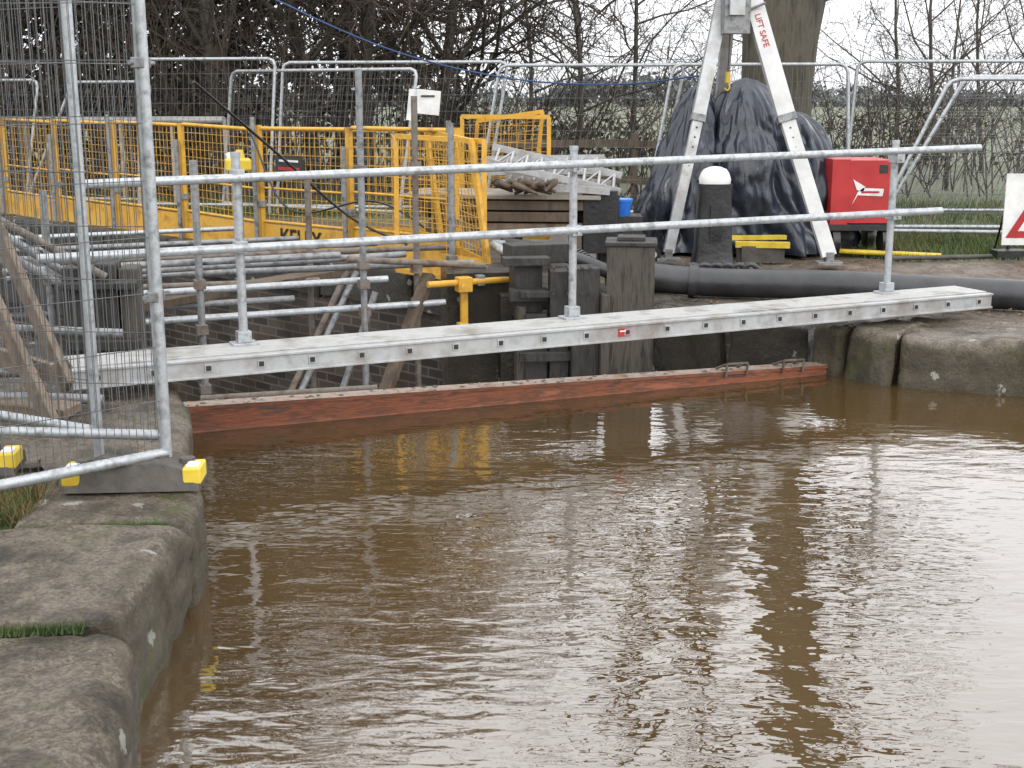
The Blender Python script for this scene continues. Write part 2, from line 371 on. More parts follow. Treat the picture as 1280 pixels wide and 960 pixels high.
wk.obj('aluminium_walkway',[alu,alud,black,red,white,galv],bevel=.002)

# ---------------------------------------------------------------- temporary fence panels
def fence(name,p0,p1,h,lean0=(0,0,0),lean1=(0,0,0),vs=.05,hs=.2,r=.019,wr=.0018,z0=.12,mat=galv,wmat=wirem):
    mb=MB(); p0=V(p0);p1=V(p1); l0=V(lean0); l1=V(lean1); up=V((0,0,1))
    a0=p0+up*z0; b0=p1+up*z0; a1=p0+up*h+l0; b1=p1+up*h+l1
    t=(b1-a1).normalized(); k=.09
    mb.tube(p0+up*.02,p0+up*z0,r,n=10); mb.tube(p1+up*.02,p1+up*z0,r,n=10)
    mb.path([a0]+[a1-(a1-a0).normalized()*k]+[a1-(a1-a0).normalized()*k*.3+t*k*.3]+[a1+t*k,b1-t*k]+[b1-t*k*.3-(b1-b0).normalized()*k*.3]+[b1-(b1-b0).normalized()*k]+[b0],r,n=10)
    mb.tube(a0,b0,r,n=10)
    L=(p1-p0).length; nn=int(L/vs)
    rw_=random.Random(int(abs(p0.x)*100))
    for i in range(1,nn):
        s=i/nn; bow=V((rw_.gauss(0,.003),rw_.gauss(0,.004),0)); A_=a0.lerp(b0,s); B_=a1.lerp(b1,s)
        mb.path([A_,A_.lerp(B_,.5)+bow,B_],wr,n=3,m=1,cap=False)
    nh=int(h/hs)
    for i in range(1,nh+1):
        s=i/(nh+1); mb.tube(a0.lerp(a1,s),b0.lerp(b1,s),wr*1.2,n=3,m=1,cap=False)
    return mb.obj(name,[mat,wmat])
fence('temporary_fence',(-1.385,4.92,.0),(-4.2,5.16,.0),2.25,vs=.03,hs=.25,wr=.0018,z0=.185,r=.021)
fence('temporary_fence',(-1.36,4.86,.0),(-3.5,2.93,.0),2.25,vs=.03,hs=.25,wr=.0018,z0=.13,r=.021)
fence('temporary_fence',(-1.70,5.08,.0),(-4.6,6.6,.0),2.25,vs=.035,hs=.25,wr=.0018,z0=.16,r=.021)
mb=MB()
for z in (1.62,.75):
    mb.box((-1.375,4.885,z),(.05,.1,.04),None,0); mb.tube((-1.40,4.82,z),(-1.35,4.97,z),.009,n=6)
mb.obj('fence_coupler',[galvd],bevel=.005)
def foot(c,ang,L=.62):
    mb=MB(); R=rotz(ang); c=V(c)
    def P(x,y,z): return c+R@V((x,y,z))
    w0,w1=.11,.085
    prof=[(-L/2,0,.05),(-L/2+.06,0,.08),(-.12,0,.11),(.12,0,.11),(L/2-.06,0,.08),(L/2,0,.05)]
    vs=[];K=len(prof)
    for x,_,z in prof:
        vs+=[P(x,-w0,0),P(x,-w1,z),P(x,w1,z),P(x,w0,0)]
    fs=[]
    for i in range(K-1):
        for k in range(3): fs.append([i*4+k,(i+1)*4+k,(i+1)*4+k+1,i*4+k+1][::-1])
    fs.append([0,1,2,3]); fs.append([(K-1)*4+k for k in (3,2,1,0)])
    mb.add(vs,fs,0)
    for x in (-.2,-.1,.1,.2): mb.tube(P(x,0,.07),P(x,0,.115 if abs(x)<.15 else .105),.03,n=10,m=0)
    for sx in(-1,1):
        mb.box(P(sx*(L/2-.03),-.03,.055),(.07,.14,.065),R,1)
        mb.box(P(sx*(L/2-.03),-.05,.09),(.05,.07,.014),R,2)
    return mb.obj('fence_foot',[footm,yelb,white],bevel=.01)
foot((-1.475,4.83,.01),math.radians(4),.52)
foot((-2.33,5.05,.0),math.radians(8),.6)

def bf(x0,y0,x1,y1,h=1.8,l0=0,l1=0,z=-.03):
    fence('temporary_fence',(x0,y0,z),(x1,y1,z),h,(l0,0,0),(l1,0,0),vs=.075,hs=.22,wr=.0026,r=.022,mat=galv)
bf(-10.2,19.6,-7.0,18.6,1.75,.25,.3)
bf(-6.9,18.4,-5.2,18.0,1.72,.75,.25)
bf(-5.0,17.3,-3.2,17.0,2.0,.1,.15)
bf(-3.1,17.0,-.35,16.6,1.95,.15,.3)
bf(-3.9,17.4,-1.4,16.0,1.85,.2,.25)
bf(-.45,16.3,1.75,16.0,1.9,.3,.35)
bf(1.65,15.9,4.1,15.7,1.9,.3,-.1)
bf(4.2,16.4,7.6,16.2,1.95,.1,.3)
bf(3.78,13.5,7.2,13.0,1.67,.72,.3,z=0)
bf(3.95,13.9,7.2,13.8,1.7,.85,.3,z=0)

# ---------------------------------------------------------------- yellow site barrier along the chamber
yb=MB(); Q=V((-.41,10.9,0)); dq=V((-.723,.69,0)).normalized(); nq=V((dq.y,-dq.x,0))
N=12; r6=random.Random(6)
for i in range(N+1):
    p=Q+dq*(.1+1.4*i)
    yb.beam(p+V((0,0,-.15)),p+V((0,0,1.22)),.05,.05,0,up=(dq.x,dq.y,0))
    yb.tube(p-nq*.07+V((0,0,-.1)),p-nq*.07+V((0,0,1.05 if i%2 else 1.3)),.024,n=8,m=1)
    yb.box(p+V((0,0,.45)),(.09,.09,.06),None,1)
    if i<N:
        p2=p+dq*1.4; up=V((0,0,1)); j0=r6.uniform(-.025,.025); j1=r6.uniform(-.025,.025)
        a=p+dq*.05+up*j0; c=p2-dq*.05+up*j1
        yb.tube(a+up*1.2,c+up*1.2,.02,n=8); yb.tube(a+up*.62,c+up*.62,.012,n=6)
        yb.beam(a+up*.13,c+up*.13,.012,.27,0)
        yb.tube(a+up*.29,c+up*.29,.016,n=6)
        for k in range(1,17):
            s=k/17; yb.tube(a.lerp(c,s)+up*.28,a.lerp(c,s)+up*1.2,.0035,n=3,cap=False)
        for k in range(1,11):
            z=.28+.92*k/11; yb.tube(a+up*z,c+up*z,.0035,n=3,cap=False)
YB=yb.obj('yellow_edge_barrier',[yel,galvd])
def text(s,loc,size,xdir,mat,parent,name='lettering',tilt=None,off=.004):
    cu=bpy.data.curves.new(name,'FONT'); cu.body=s; cu.size=size; cu.extrude=.001; cu.offset=off
    o=bpy.data.objects.new(name,cu); cu.materials.append(mat); SC.collection.objects.link(o)
    x=V(xdir).normalized(); z=V((0,0,1)) if tilt is None else V(tilt).normalized(); nn=x.cross(z)
    mw=Matrix.Translation(loc)@Matrix((x,z,nn)).transposed().to_4x4()
    o.parent=parent; o.matrix_parent_inverse=Matrix.Translation(parent.location).inverted(); o.matrix_basis=mw
    return o
nf=V((-.69,-.723,0)).normalized()
text('KELLY',Q+dq*2.6+nf*.012+V((0,0,.06)),.24,-dq,black,YB)
def ypanel(p0,p1,h,lean=(0,0,0),toe=.25,nm='yellow_barrier_panel',z0=.03):
    mb=MB(); p0=V(p0);p1=V(p1);up=V((0,0,1)); l=V(lean)
    a0=p0+up*z0;b0=p1+up*z0;a1=p0+up*h+l;b1=p1+up*h+l
    for s,e in((a0,a1),(b0,b1),(a1,b1),(a0,b0)): mb.beam(s,e,.04,.04)
    L=(p1-p0).length; k1=int(L/.085); k2=int(h/.085)
    for i in range(1,k1): mb.tube(a0.lerp(b0,i/k1),a1.lerp(b1,i/k1),.0036,n=3,cap=False)
    for i in range(1,k2): mb.tube(a0.lerp(a1,i/k2),b0.lerp(b1,i/k2),.0036,n=3,cap=False)
    if toe:
        f=toe/h; q0=a0.lerp(a1,f);q1=b0.lerp(b1,f)
        nn=(b0-a0).cross(a1-a0).normalized()*.004
        mb.add([a0+nn,b0+nn,q1+nn,q0+nn,a0-nn,b0-nn,q1-nn,q0-nn],[[0,1,2,3],[7,6,5,4],[3,2,6,7]])
    return mb.obj(nm,[yel])
ypanel((-.98,10.9,.02),(-.22,10.2,-.0),1.15,(.0,.1,0),toe=.2)
ypanel((-.6,11.3,.05),(-.17,10.15,0),1.15,(-.15,.15,0),toe=.2)
ypanel((-.5,13.1,.1),(.36,12.7,.1),1.2,(0,0,0),toe=0)
ypanel((-.45,13.3,.1),(.2,12.9,.2),1.15,(.1,0,0),toe=0)
ypanel((-1.6,12.9,.0),(-.5,12.6,.0),1.18,(0,0,0),toe=.2)
mb=MB(); 
mb.tube((-9.6,20.3,1.15),(-3.9,17.7,1.18),.05,n=8,m=0)
for i in range(8):
    p=V((-9.6,20.3,0)).lerp(V((-3.9,17.7,0)),i/7); mb.tube(p,p+V((0,0,1.17)),.025,n=6,m=0)
    mb.box(p+V((.3,-.12,1.15)),(.16,.02,.07),rotz(-.43),1+i%2)
mb.obj('white_handrail',[alud,red,black])
mb=MB(); c=V((-2.62,12.4,0))
mb.tube(c,c+V((0,0,.8)),.03,n=8,m=1); mb.box(c+V((0,0,.86)),(.24,.16,.12),rotz(.3),0); mb.tube(c+V((.02,0,.9)),c+V((.02,0,1.0)),.055,.035,n=12,m=0); mb.tube(c+V((-.08,0,.92)),c+V((-.1,0,.97)),.025,n=8,m=2)
mb.obj('site_lamp',[yelb,galvd,white],bevel=.02)
mb=MB(); c=Q+dq*2.35+nf*.05+V((0,0,.86)); R2=Matrix((-dq,nf,V((0,0,1)))).transposed()
mb.box(c,(.42,.012,.16),R2,0); mb.box(c+nf*.008+V((-.0,0,-.045)),(.34,.004,.03),R2,1); mb.box(c+nf*.008+V((0,0,.03)),(.3,.004,.02),R2,2)
mb.obj('safety_notice',[black,red,white])

# ---------------------------------------------------------------- scaffold in the chamber
sc=MB()
def T(a,c,r=.0242,m=0): sc.tube(a,c,r,n=10,m=m)
T((-2.49,8.55,.2),(-.9,9.2,.21),m=3); T((-2.5,8.59,0),(-.5,9.45,.0),m=3); T((-2.0,8.0,-.4),(-.9,8.32,-.4),m=1)
T((-3.3,8.3,.33),(-.8,9.6,.34)); T((-3.4,8.6,.28),(-.3,9.9,.24)); T((-3.2,8.0,.42),(-1.2,8.9,.42))
T((-4,9.2,.3),(-.5,10.6,.28),m=1); T((-4.6,10,.22),(-1.2,11.4,.22)); T((-5.2,10.6,.2),(-2,12,.2)); T((-5.9,11.4,.2),(-2.8,12.9,.2),m=3)
T((-1.2,9.3,.34),(-.2,9.6,.25),m=1); T((-4.4,8.9,.12),(-1.5,9.9,.1),m=1);T((-3.9,8.3,.05),(-1.6,9.3,.05))
T((-2.04,8.3,-2.4),(-2.04,8.3,1.1)); T((-1.05,9.0,-2.4),(-1.05,9.0,1.68)); T((-.71,9.5,-2.4),(-.71,9.5,1.5),m=1); T((-.47,10,-.6),(-.47,10,1.3))
T((-2.8,7.7,-2.4),(-2.8,7.7,.95)); T((-3.6,8.6,-2.4),(-3.6,8.6,.8)); T((-1.6,10.1,-2.4),(-1.6,10.1,.9),m=1)
T((-1.53,9,-.59),(-1.16,9.5,.22)); T((-1.60,9,-.59),(-1.23,9.5,.22),m=1); T((-1.35,9.1,-.9),(-1.0,9.3,.1))
T((-2.95,7.2,.8),(-2.36,7.3,.38)); T((-3.0,7.3,.68),(-2.2,7.35,.2)); T((-2.9,7.0,.9),(-2.3,7.2,.5),m=1)
T((-2.9,6.3,.15),(-1.9,6.6,.06)); T((-2.8,6.0,.1),(-2.0,6.1,.05)); T((-2.8,6.7,.3),(-2.1,6.8,.25))
sc.beam((-.96,9,-.7),(-.62,9.5,.2),.1,.05,2)
sc.beam((-2.62,8.6,.1),(-1.2,10.6,.12),.22,.05,2)
for c in [(-2.04,8.3,.3),(-2.04,8.3,.0),(-1.05,9.0,.2),(-1.05,9.02,.0),(-.71,9.45,.25),(-2.04,8.3,-.4),(-1.05,9,.34),(-.71,9.45,.0),(-.47,10,.25),(-1.05,9,1.0),(-.71,9.5,1.0),(-2.8,7.7,.42),(-3.6,8.6,.3)]:
    sc.box(V(c),(.07,.08,.06),rotz(.4),1)
sc.obj('scaffold_frame',[galvd,rust,timber,galv])
mb=MB()
mb.tube((-.62,9.35,.145),(.0,9.65,.145),.024,n=10,m=0)
mb.box((-.36,9.5,-.05),(.055,.04,.36),rotz(.4),0); mb.box((-.36,9.48,.13),(.11,.1,.11),rotz(.4),0); mb.box((-.37,9.46,-.2),(.075,.07,.09),rotz(.4),0)
mb.box((-.24,9.56,.15),(.06,.07,.08),rotz(.4),1)
mb.tube((-.36,9.44,.13),(-.36,9.34,.13),.012,n=6,m=0)
mb.obj('screw_jack',[yel,galvd],bevel=.006)
mb=MB()
mb.beam((-2.72,6.75,.85),(-2.22,6.25,.08),.04,.1,0); mb.beam((-2.5,6.1,.55),(-2.15,5.8,.0),.04,.1,0)
mb.beam((-2.9,6.3,.32),(-2.2,6.0,.2),.04,.1,0); mb.beam((-2.75,6.5,.75),(-2.75,6.2,.0),.05,.1,0)
mb.beam((-2.9,6.05,.08),(-2.1,5.95,.03),.18,.05,0)
mb.obj('timber_trestle',[paletimber],bevel=.006)

# ---------------------------------------------------------------- lock gates
lg=MB(); ga=math.radians(-40)
def gb(x,y,z0,z1,w,dp,m=0,r=ga): lg.box((x,y,(z0+z1)/2),(w,dp,z1-z0),rotz(r),m)
gb(.86,9.22,-2.4,.46,.34,.34,1,-.1)
lg.box((.86,9.22,.475),(.37,.37,.03),rotz(-.1),0); lg.box((.86,9.22,.505),(.2,.2,.03),rotz(-.1),0)
gb(.52,9.2,-2.4,.30,.2,.24,0,.1); gb(.34,9.26,-2.4,.27,.14,.2,0,.05); gb(.66,9.12,-2.4,.12,.06,.2,1,.1)
gb(.18,9.3,-2.4,-.05,.16,.2,0,.0); gb(.06,9.34,-2.4,-.0,.07,.2,1,.1)
gb(.1,9.42,-.1,.3,.2,.25,0,.2); lg.box((.12,9.3,.08),(.28,.12,.09),rotz(.1),0); lg.box((.1,9.28,.33),(.34,.14,.06),rotz(.15),0)
lg.box((.36,9.2,.1),(.6,.05,.05),rotz(.1),0); lg.box((.36,9.15,-.35),(.62,.05,.07),rotz(.1),0)
lg.box((.2,9.55,.36),(.5,.22,.14),rotz(.3),0)
gb(-.22,9.85,-2.5,.2,.62,.5,2,.15)
gb(-.02,9.7,-2.5,.05,.2,.5,2,.15)
for z in (.3,.12,-.2,-.5):
    for x in (.3,.4,.5,.56): lg.tube((x,9.06+(.02 if x<.4 else 0),z),(x,9.2,z),.012,n=6,m=0)
lg.obj('lock_gate',[blackwood,greywood,stoned],bevel=.012)
lg=MB()
gb(-2.48,7.32,-2.4,.55,.18,.2,0,.1); gb(-2.33,7.34,-2.4,.57,.12,.2,0,.1); gb(-2.21,7.38,-2.4,.54,.1,.2,1,.1)
lg.box((-2.35,7.3,.45),(.42,.26,.05),rotz(.1),0); lg.box((-2.35,7.24,.1),(.42,.05,.07),rotz(.1),0)
lg.beam((-2.4,7.5,.3),(-3.9,9.2,.3),.2,.25,0)
lg.obj('lock_gate',[blackwood,greywood],bevel=.012)

# ---------------------------------------------------------------- timber stack with boards
ts=MB(); r5=random.Random(5); R6=rotz(-.12)
C=V((.0,11.7,-.03))
for x in (-.6,0,.6): ts.box(C+R6@V((x,0,.17)),(.12,.7,.34),R6,0)
for lay in range(3):
    for k in range(3):
        ts.box(C+R6@V((r5.uniform(-.1,.1),-.25+k*.25+r5.uniform(-.02,.02),.39+lay*.1)),(1.45+r5.uniform(-.3,.15),.22,.085),R6@rotz(r5.uniform(-.05,.05)),r5.choice([0,0,1]))
ts.box(C+R6@V((-.05,.0,.665)),(1.75,.8,.04),R6,2)
ts.box(C+R6@V((.82,-.1,.45)),(.3,.5,.55),R6,3)
ts.obj('timber_stack',[timber,paletimber,M('plywood',[(.16,.14,.11),(.3,.27,.22)],rough=(.6,.8)),black],bevel=.008)
mb=MB()
def ladder(p0,p1,w,k,m=0,nv=(0,1,.5)):
    p0=V(p0);p1=V(p1);wv=V(nv).normalized()*w
    mb.beam(p0,p1,.03,.06,m); mb.beam(p0+wv,p1+wv,.03,.06,m)
    for i in range(k):
        s=(i+.5)/k; mb.tube(p0.lerp(p1,s),p0.lerp(p1,s)+wv,.014,n=6,m=m)
        if i<k-1: mb.tube(p0.lerp(p1,s),p0.lerp(p1,(i+1.5)/k)+wv,.009,n=5,m=m)
ladder((-.22,11.5,.93),(.95,11.3,.68),.42,9,nv=(.1,.95,.28)); ladder((-.1,11.3,.76),(.85,11.2,.69),.4,9,nv=(.1,.95,.1)); ladder((-.3,12.2,.8),(.85,12.1,.82),.5,8,nv=(.1,1,.2))
mb.obj('aluminium_ladder',[alu])
mb=MB(); r5=random.Random(9)
for i in range(12):
    c=V((.12+r5.uniform(-.12,.12),11.25+r5.uniform(-.1,.1),.69+r5.uniform(0,.06)))
    mb.path(catmull([c,c+V((r5.uniform(-.15,.15),r5.uniform(-.1,.1),.05)),c+V((r5.uniform(-.2,.2),r5.uniform(-.1,.1),-.03))],4),[.015+.015*math.sin(j*.4) for j in range(9)],6)
mb.obj('rag_bundle',[timber])
mb=MB(); c=V((1.0,11.9,.42)); 
mb.path([c,c+V((0,0,.14))],[.09,.11],20,0); mb.path([c+V((0,0,.135)),c+V((0,0,.155))],[.118,.118],20,0)
mb.path([c+V((.11*math.cos(a),-.02,.14-.08*math.sin(a))) for a in [k*math.pi/8 for k in range(9)]],.004,5,1)
mb.box(c+V((0,.05,-.21)),(.4,.35,.42),None,2)
mb.obj('plastic_bucket',[blue,galv,blackwood])

# ---------------------------------------------------------------- pipe
mb=MB()
pp=catmull([(.75,9.95,.16),(1.1,9.98,.11),(1.6,9.92,.08),(2.4,9.72,.09),(3.1,9.5,.08),(3.8,9.25,.08),(5,8.9,.08),(8,8.3,.08)],8)
mb.path(pp,.112,20,0)
for s in (5,6,13,): mb.path([pp[s],pp[s+1]],.128,20,0)
mb.path(catmull([(.75,9.95,.16),(.5,10.05,.25),(.2,10.3,.3),(-.05,10.6,.3)],6),.055,12,0)
for k in range(7):
    mb.path([V((.62-.02*k,10.0+.02*k,.2+.012*k)),V((.61-.02*k,10.01+.02*k,.206+.012*k))],.068,12,0)
mb.path(catmull([(-.05,10.6,.3),(-.15,10.3,.33),(.0,10.0,.28),(.1,9.7,.2)],6),.035,10,1)
mb.obj('drainage_pipe',[rubber,galv])

# ---------------------------------------------------------------- bollard
mb=MB(); c=V((1.78,11.35,-.03)); K=20
def ring(cx,rx,ry,z,pw=.45):
    out=[]
    for k in range(K):
        a=2*math.pi*k/K; ca,sa=math.cos(a),math.sin(a)
        out.append(cx+V((rx*math.copysign(abs(ca)**pw,ca),ry*math.copysign(abs(sa)**pw,sa),z)))
    return out
def loft(rings,m):
    vs=[p for r in rings for p in r]; fs=[]
    for i in range(len(rings)-1):
        for k in range(K): fs.append([i*K+k,i*K+(k+1)%K,(i+1)*K+(k+1)%K,(i+1)*K+k])
    mb.add(vs,fs,m,True); mb.add(rings[-1],[list(range(K))],m)
loft([ring(c,.2,.18,0),ring(c,.19,.16,.05),ring(c,.165,.14,.2),ring(c,.15,.13,.5),ring(c,.14,.13,.72),ring(c,.15,.13,.78)],0)
loft([ring(c,.135,.12,.781,.8),ring(c,.14,.125,.82,.8),ring(c,.125,.11,.87,.9),ring(c,.1,.09,.905,1),ring(c,.05,.045,.925,1),ring(c,.01,.01,.93,1)],1)
mb.box(c+V((.0,-.14,.45)),(.1,.05,.3),None,0)
for k in range(6):
    mb.path(catmull([c+V((-.3+.1*k,-.2,.03)),c+V((-.2+.1*k,-.25,.1)),c+V((-.1+.1*k,-.2,.03))],4),.025,6,2)
mb.obj('mooring_bollard',[black,white,rubber])

# ---------------------------------------------------------------- lifting tripod
mb=MB(); ap=V((2.04,12.3,2.9))
feet=[V((2.88,11.6,0)),V((1.45,11.85,0)),V((2.15,14.0,0))]
for i,f in enumerate(feet):
    up_=V((0,1,0)) if i<2 else V((1,0,0)); ml=0 if i==0 else 5
    a=ap+(f-ap)*.03; mid=ap+(f-ap)*.55
    mb.beam(a,mid,.16 if i==0 else .12,.11,ml,up=up_); mb.beam(mid-(f-ap)*.02,f+V((0,0,.08)),.13 if i==0 else .095,.09,ml,up=up_)
    mb.beam(mid-(f-ap)*.01,mid+(f-ap)*.012,.17 if i==0 else .13,.125,1,up=up_)
    for k in range(14):
        q_=mid+(f-mid)*(k+1)/15; mb.tube(q_-V((0,.05,0)),q_+V((0,.05,0)),.01,n=6,m=3)
    mb.box(f+V((0,0,.02)),(.22,.16,.03),None,1); mb.box(f+V((0,0,.07)),(.07,.1,.1),None,1)
mb.box(ap,(.28,.26,.16),None,1); mb.tube(ap+V((0,0,.05)),ap+V((0,0,.2)),.05,n=12,m=1)
p=ap+(feet[1]-ap)*.22
mb.box(p+V((.12,-.1,0)),(.24,.18,.42),rotz(.1),1); mb.box(p+V((.12,-.2,.05)),(.14,.04,.2),rotz(.1),5)
mb.tube(p+V((.24,-.12,.0)),p+V((.38,-.16,.06)),.012,n=8,m=1)
mb.tube(ap+V((0,0,-.1)),V((2.0,12.2,1.72)),.006,n=6,m=3)
mb.tube(V((2.0,12.2,1.72)),V((2.0,12.2,1.62)),.025,n=10,m=4); mb.path(catmull([(2.0,12.2,1.62),(2.02,12.2,1.58),(2.0,12.2,1.55),(1.97,12.2,1.57)],4),.009,6,4)
mb.tube(feet[1]+V((-.14,-.05,.07)),feet[1]+V((-.14,.0,.07)),.07,n=16,m=3); mb.tube(feet[1]+V((-.14,-.055,.07)),feet[1]+V((-.14,.005,.07)),.03,n=12,m=0)
tri=mb.obj('lifting_tripod',[M('white_aluminium',[(.4,.4,.39),(.56,.56,.55)],scale=5,rough=(.4,.6),metal=.1,bump=.05),galvd,white,black,yelb,alu],bevel=.004)
legd=(feet[0]-ap).normalized(); pz=V((0,-1,0)).cross(legd)
text('LIFT SAFE',ap+(feet[0]-ap)*.235-pz.normalized()*.03+legd.cross(pz).normalized()*.058,.075,legd,red,tri,tilt=pz,off=.001)

# ---------------------------------------------------------------- tarpaulin
mb=MB()
def drape(cx,cy,rx,ry,h,seed,lean=(0,0),pw=2.2):
    nt,nh=150,60; vs=[]; r_=random.Random(seed); ph=[r_.uniform(0,6.28) for _ in range(6)]
    for j in range(nh+1):
        t=j/nh; z=h*(1-t)
        rad=(1-(1-t)**pw)**.62
        for i in range(nt):
            a=2*math.pi*i/nt
            fold=(math.sin(5*a+ph[0]+2.2*t)*.07+math.sin(11*a+ph[1]-2*t)*.06+math.sin(19*a+ph[2]+2*t)*.035)*min(1,.25+t*1.1)
            cp=V((math.cos(a)*rx*3+seed,math.sin(a)*ry*3,z*1.4))
            cr_=abs(noise.noise(cp*1.3))*.34+abs(noise.noise(cp*3.1))*.16+noise.noise(V((math.cos(a)*1.3+seed,math.sin(a)*1.3,t*2)))*.26
            k=rad*(.9+fold+cr_)
            sag=.018*math.sin(t*19+2*math.sin(2*a+ph[3]))*t
            zz=z+noise.noise(V((math.cos(a)*2,math.sin(a)*2,seed+t*3)))*.16*(1-t)*rad
            vs.append(V((cx+lean[0]*(1-t)+(rx*k+sag)*math.cos(a),cy+lean[1]*(1-t)+(ry*k+sag)*math.sin(a),zz+.0)))
    fs=[[j*nt+i,(j+1)*nt+i,(j+1)*nt+(i+1)%nt,j*nt+(i+1)%nt] for j in range(nh) for i in range(nt)]
    mb.add(vs,fs,0,True)
drape(1.72,13.1,.42,.6,1.62,2,(.14,0),1.9)
drape(2.55,13.1,.66,.75,1.68,5,(-.22,0),2.3)
drape(2.9,13.2,.5,.6,1.35,6,(-.05,0),3)
drape(2.1,13.5,.5,.6,1.5,8,(0,0),2.8)
mb.obj('tarpaulin_cover',[tarp])
mb=MB(); c=V((3.37,12.75,.6)); 
mb.box(c,(.58,.7,.6),None,0); mb.box(c+V((-.22,.0,.0)),(.17,.72,.62),None,0)
mb.box(c+V((0,0,-.34)),(.64,.74,.06),None,1)
for sx in(-1,1):
    for sy in(-1,1): 
        mb.tube(c+V((sx*.24-.03,sy*.28,-.48)),c+V((sx*.24+.04,sy*.28,-.48)),.13,n=18,m=1)
y=-.356
mb.add([c+V(p) for p in [(-.1,y,.12),(.02,y,.05),(.0,y,.0),(-.06,y,.02)]],[[0,1,2,3]],2)
mb.add([c+V(p) for p in [(-.1,y,-.12),(-.05,y,-.03),(.19,y,-.04),(.2,y,.03),(-.0,y,.04),(-.05,y,.0)]],[[0,1,2,3,4,5]],2)
mb.box(c+V((.07,y-.003,-.0)),(.17,.004,.02),None,0); mb.box(c+V((.19,y+.004,.22)),(.08,.01,.08),None,1)
mb.obj('site_generator',[red,black,white],bevel=.02)
mb=MB()
mb.box((2.35,12.0,.14),(.5,.12,.05),rotz(-.15),0); mb.box((2.35,12.25,.18),(.55,.06,.04),rotz(.1),0); mb.box((2.35,12.1,.05),(.4,.3,.16),None,1)
mb.tube((3.2,12.5,.02),(4.1,12.2,.01),.025,n=8,m=0); mb.tube((3.6,12.1,.0),(4.6,12.25,.0),.022,n=8,m=1)
mb.obj('spare_tubes',[yelb,footm])

# ---------------------------------------------------------------- signs
mb=MB(); c=V((5.07,12.3,0)); h=.56; sd=.66
def tri3(s,y,z1,m):
    mb.add([c+V((-sd/2*s,y,z1)),c+V((sd/2*s,y,z1)),c+V((0,y,z1+h*s))],[[0,1,2]],m)
mb.box(c+V((0,.02,.44)),(.72,.015,.68),None,1)
tri3(1,.008,.17,0); tri3(.66,.004,.235,1)
mb.box(c+V((-.02,.0,.34)),(.04,.004,.14),Matrix.Rotation(.4,3,'Y'),2); mb.box(c+V((.06,.0,.28)),(.1,.004,.05),None,2)
mb.tube(c+V((-.28,.05,0)),c+V((-.28,.05,.75)),.015,n=6,m=2); mb.tube(c+V((.28,.05,0)),c+V((.28,.05,.75)),.015,n=6,m=2); mb.tube(c+V((-.28,.06,.7)),c+V((-.28,.4,0)),.012,n=6,m=2)
mb.box(c+V((-.2,-.05,.03)),(.5,.2,.06),None,2)
mb.obj('roadworks_sign',[red,white,black])
mb=MB(); mb.box((-.98,15.3,1.43),(.28,.012,.28),rotz(.1)@Matrix.Rotation(.1,3,'Y'),0); mb.box((-1.17,15.32,1.4),(.1,.012,.36),rotz(.1)@Matrix.Rotation(.12,3,'Y'),0); mb.box((-.98,15.28,1.5),(.16,.004,.02),rotz(.1),1)
mb.tube((-1.15,15.4,0),(-1.15,15.4,1.6),.02,n=8,m=2)
mb.obj('notice_board',[white,black,galv])

mb=MB()
for i in range(4):
    p=V((-1.5+i*1.6,18.2-.1*i,0)); mb.beam(p,p+V((0,0,1.0)),.1,.09,0)
    if i<3:
        for z in (.35,.85): mb.beam(p+V((0,-.07,z)),p+V((1.6,-.17,z+.02)),.05,.1,0)
mb.obj('wooden_rail_fence',[timber])
mb=MB(); mb.path(catmull([(-5.5,19,5.5),(-3.6,15.5,3.1),(-2.4,14.2,2.45),(-1.2,14,1.95),(0,14,1.68),(1.1,13.8,1.62),(1.9,13.1,1.7)],8),.009,5)
mb.obj('blue_rope',[ropeb])
mb=MB(); mb.path(catmull([(-2.3,9.5,1.6),(-1.9,10.5,1.05),(-1.4,11,.5),(-.9,11,.25)],8),.012,5); mb.path(catmull([(-2.4,11.9,1.2),(-2.0,11.6,.5),(-1.2,11.3,.6),(-.6,11.0,.3)],8),.01,5)
mb.obj('power_cable',[black])

# ---------------------------------------------------------------- trees
def rv(r): return V((r.gauss(0,1),r.gauss(0,1),r.gauss(0,1))).normalized()
def grow(mb,p,dr,L,r,lev,cnt,rn,n,minr=.006,wob=.22):
    seg=4 if lev<2 else 3
    pts=[p]; q=p.copy(); dd=dr.copy()
    for i in range(seg):
        dd=(dd+rv(rn)*(wob if lev else wob*.5)+V((0,0,.08 if lev<2 else .02))).normalized()
        q=q+dd*(L/seg); pts.append(q.copy())
    rs=[max(minr*.6,r*(1-.62*i/seg)) for i in range(seg+1)]
    mb.path(pts,rs,n[min(lev,len(n)-1)],0 if lev<2 else 1,cap=False)
    if lev>=len(cnt): return
    c=cnt[lev]
    for k in range(c):
        s=(.12 if lev==0 else .15)+(.88 if lev==0 else .85)*(k+rn.random()*.8)/c
        f=min(.999,s)*seg; i=int(f); b=pts[i].lerp(pts[i+1],f-i)
        t=(pts[i+1]-pts[i]).normalized()
        side=rv(rn); side=(side-t*side.dot(t)).normalized()
        an=rn.uniform(.5,1.15)
        nd=(t*math.cos(an)+side*math.sin(an)).normalized()
        grow(mb,b,nd,L*rn.uniform(.42,.62)*(1.15-.4*s),max(minr,r*.5*(1-.5*s)),lev+1,cnt,rn,n,minr=minr,wob=wob*1.15)
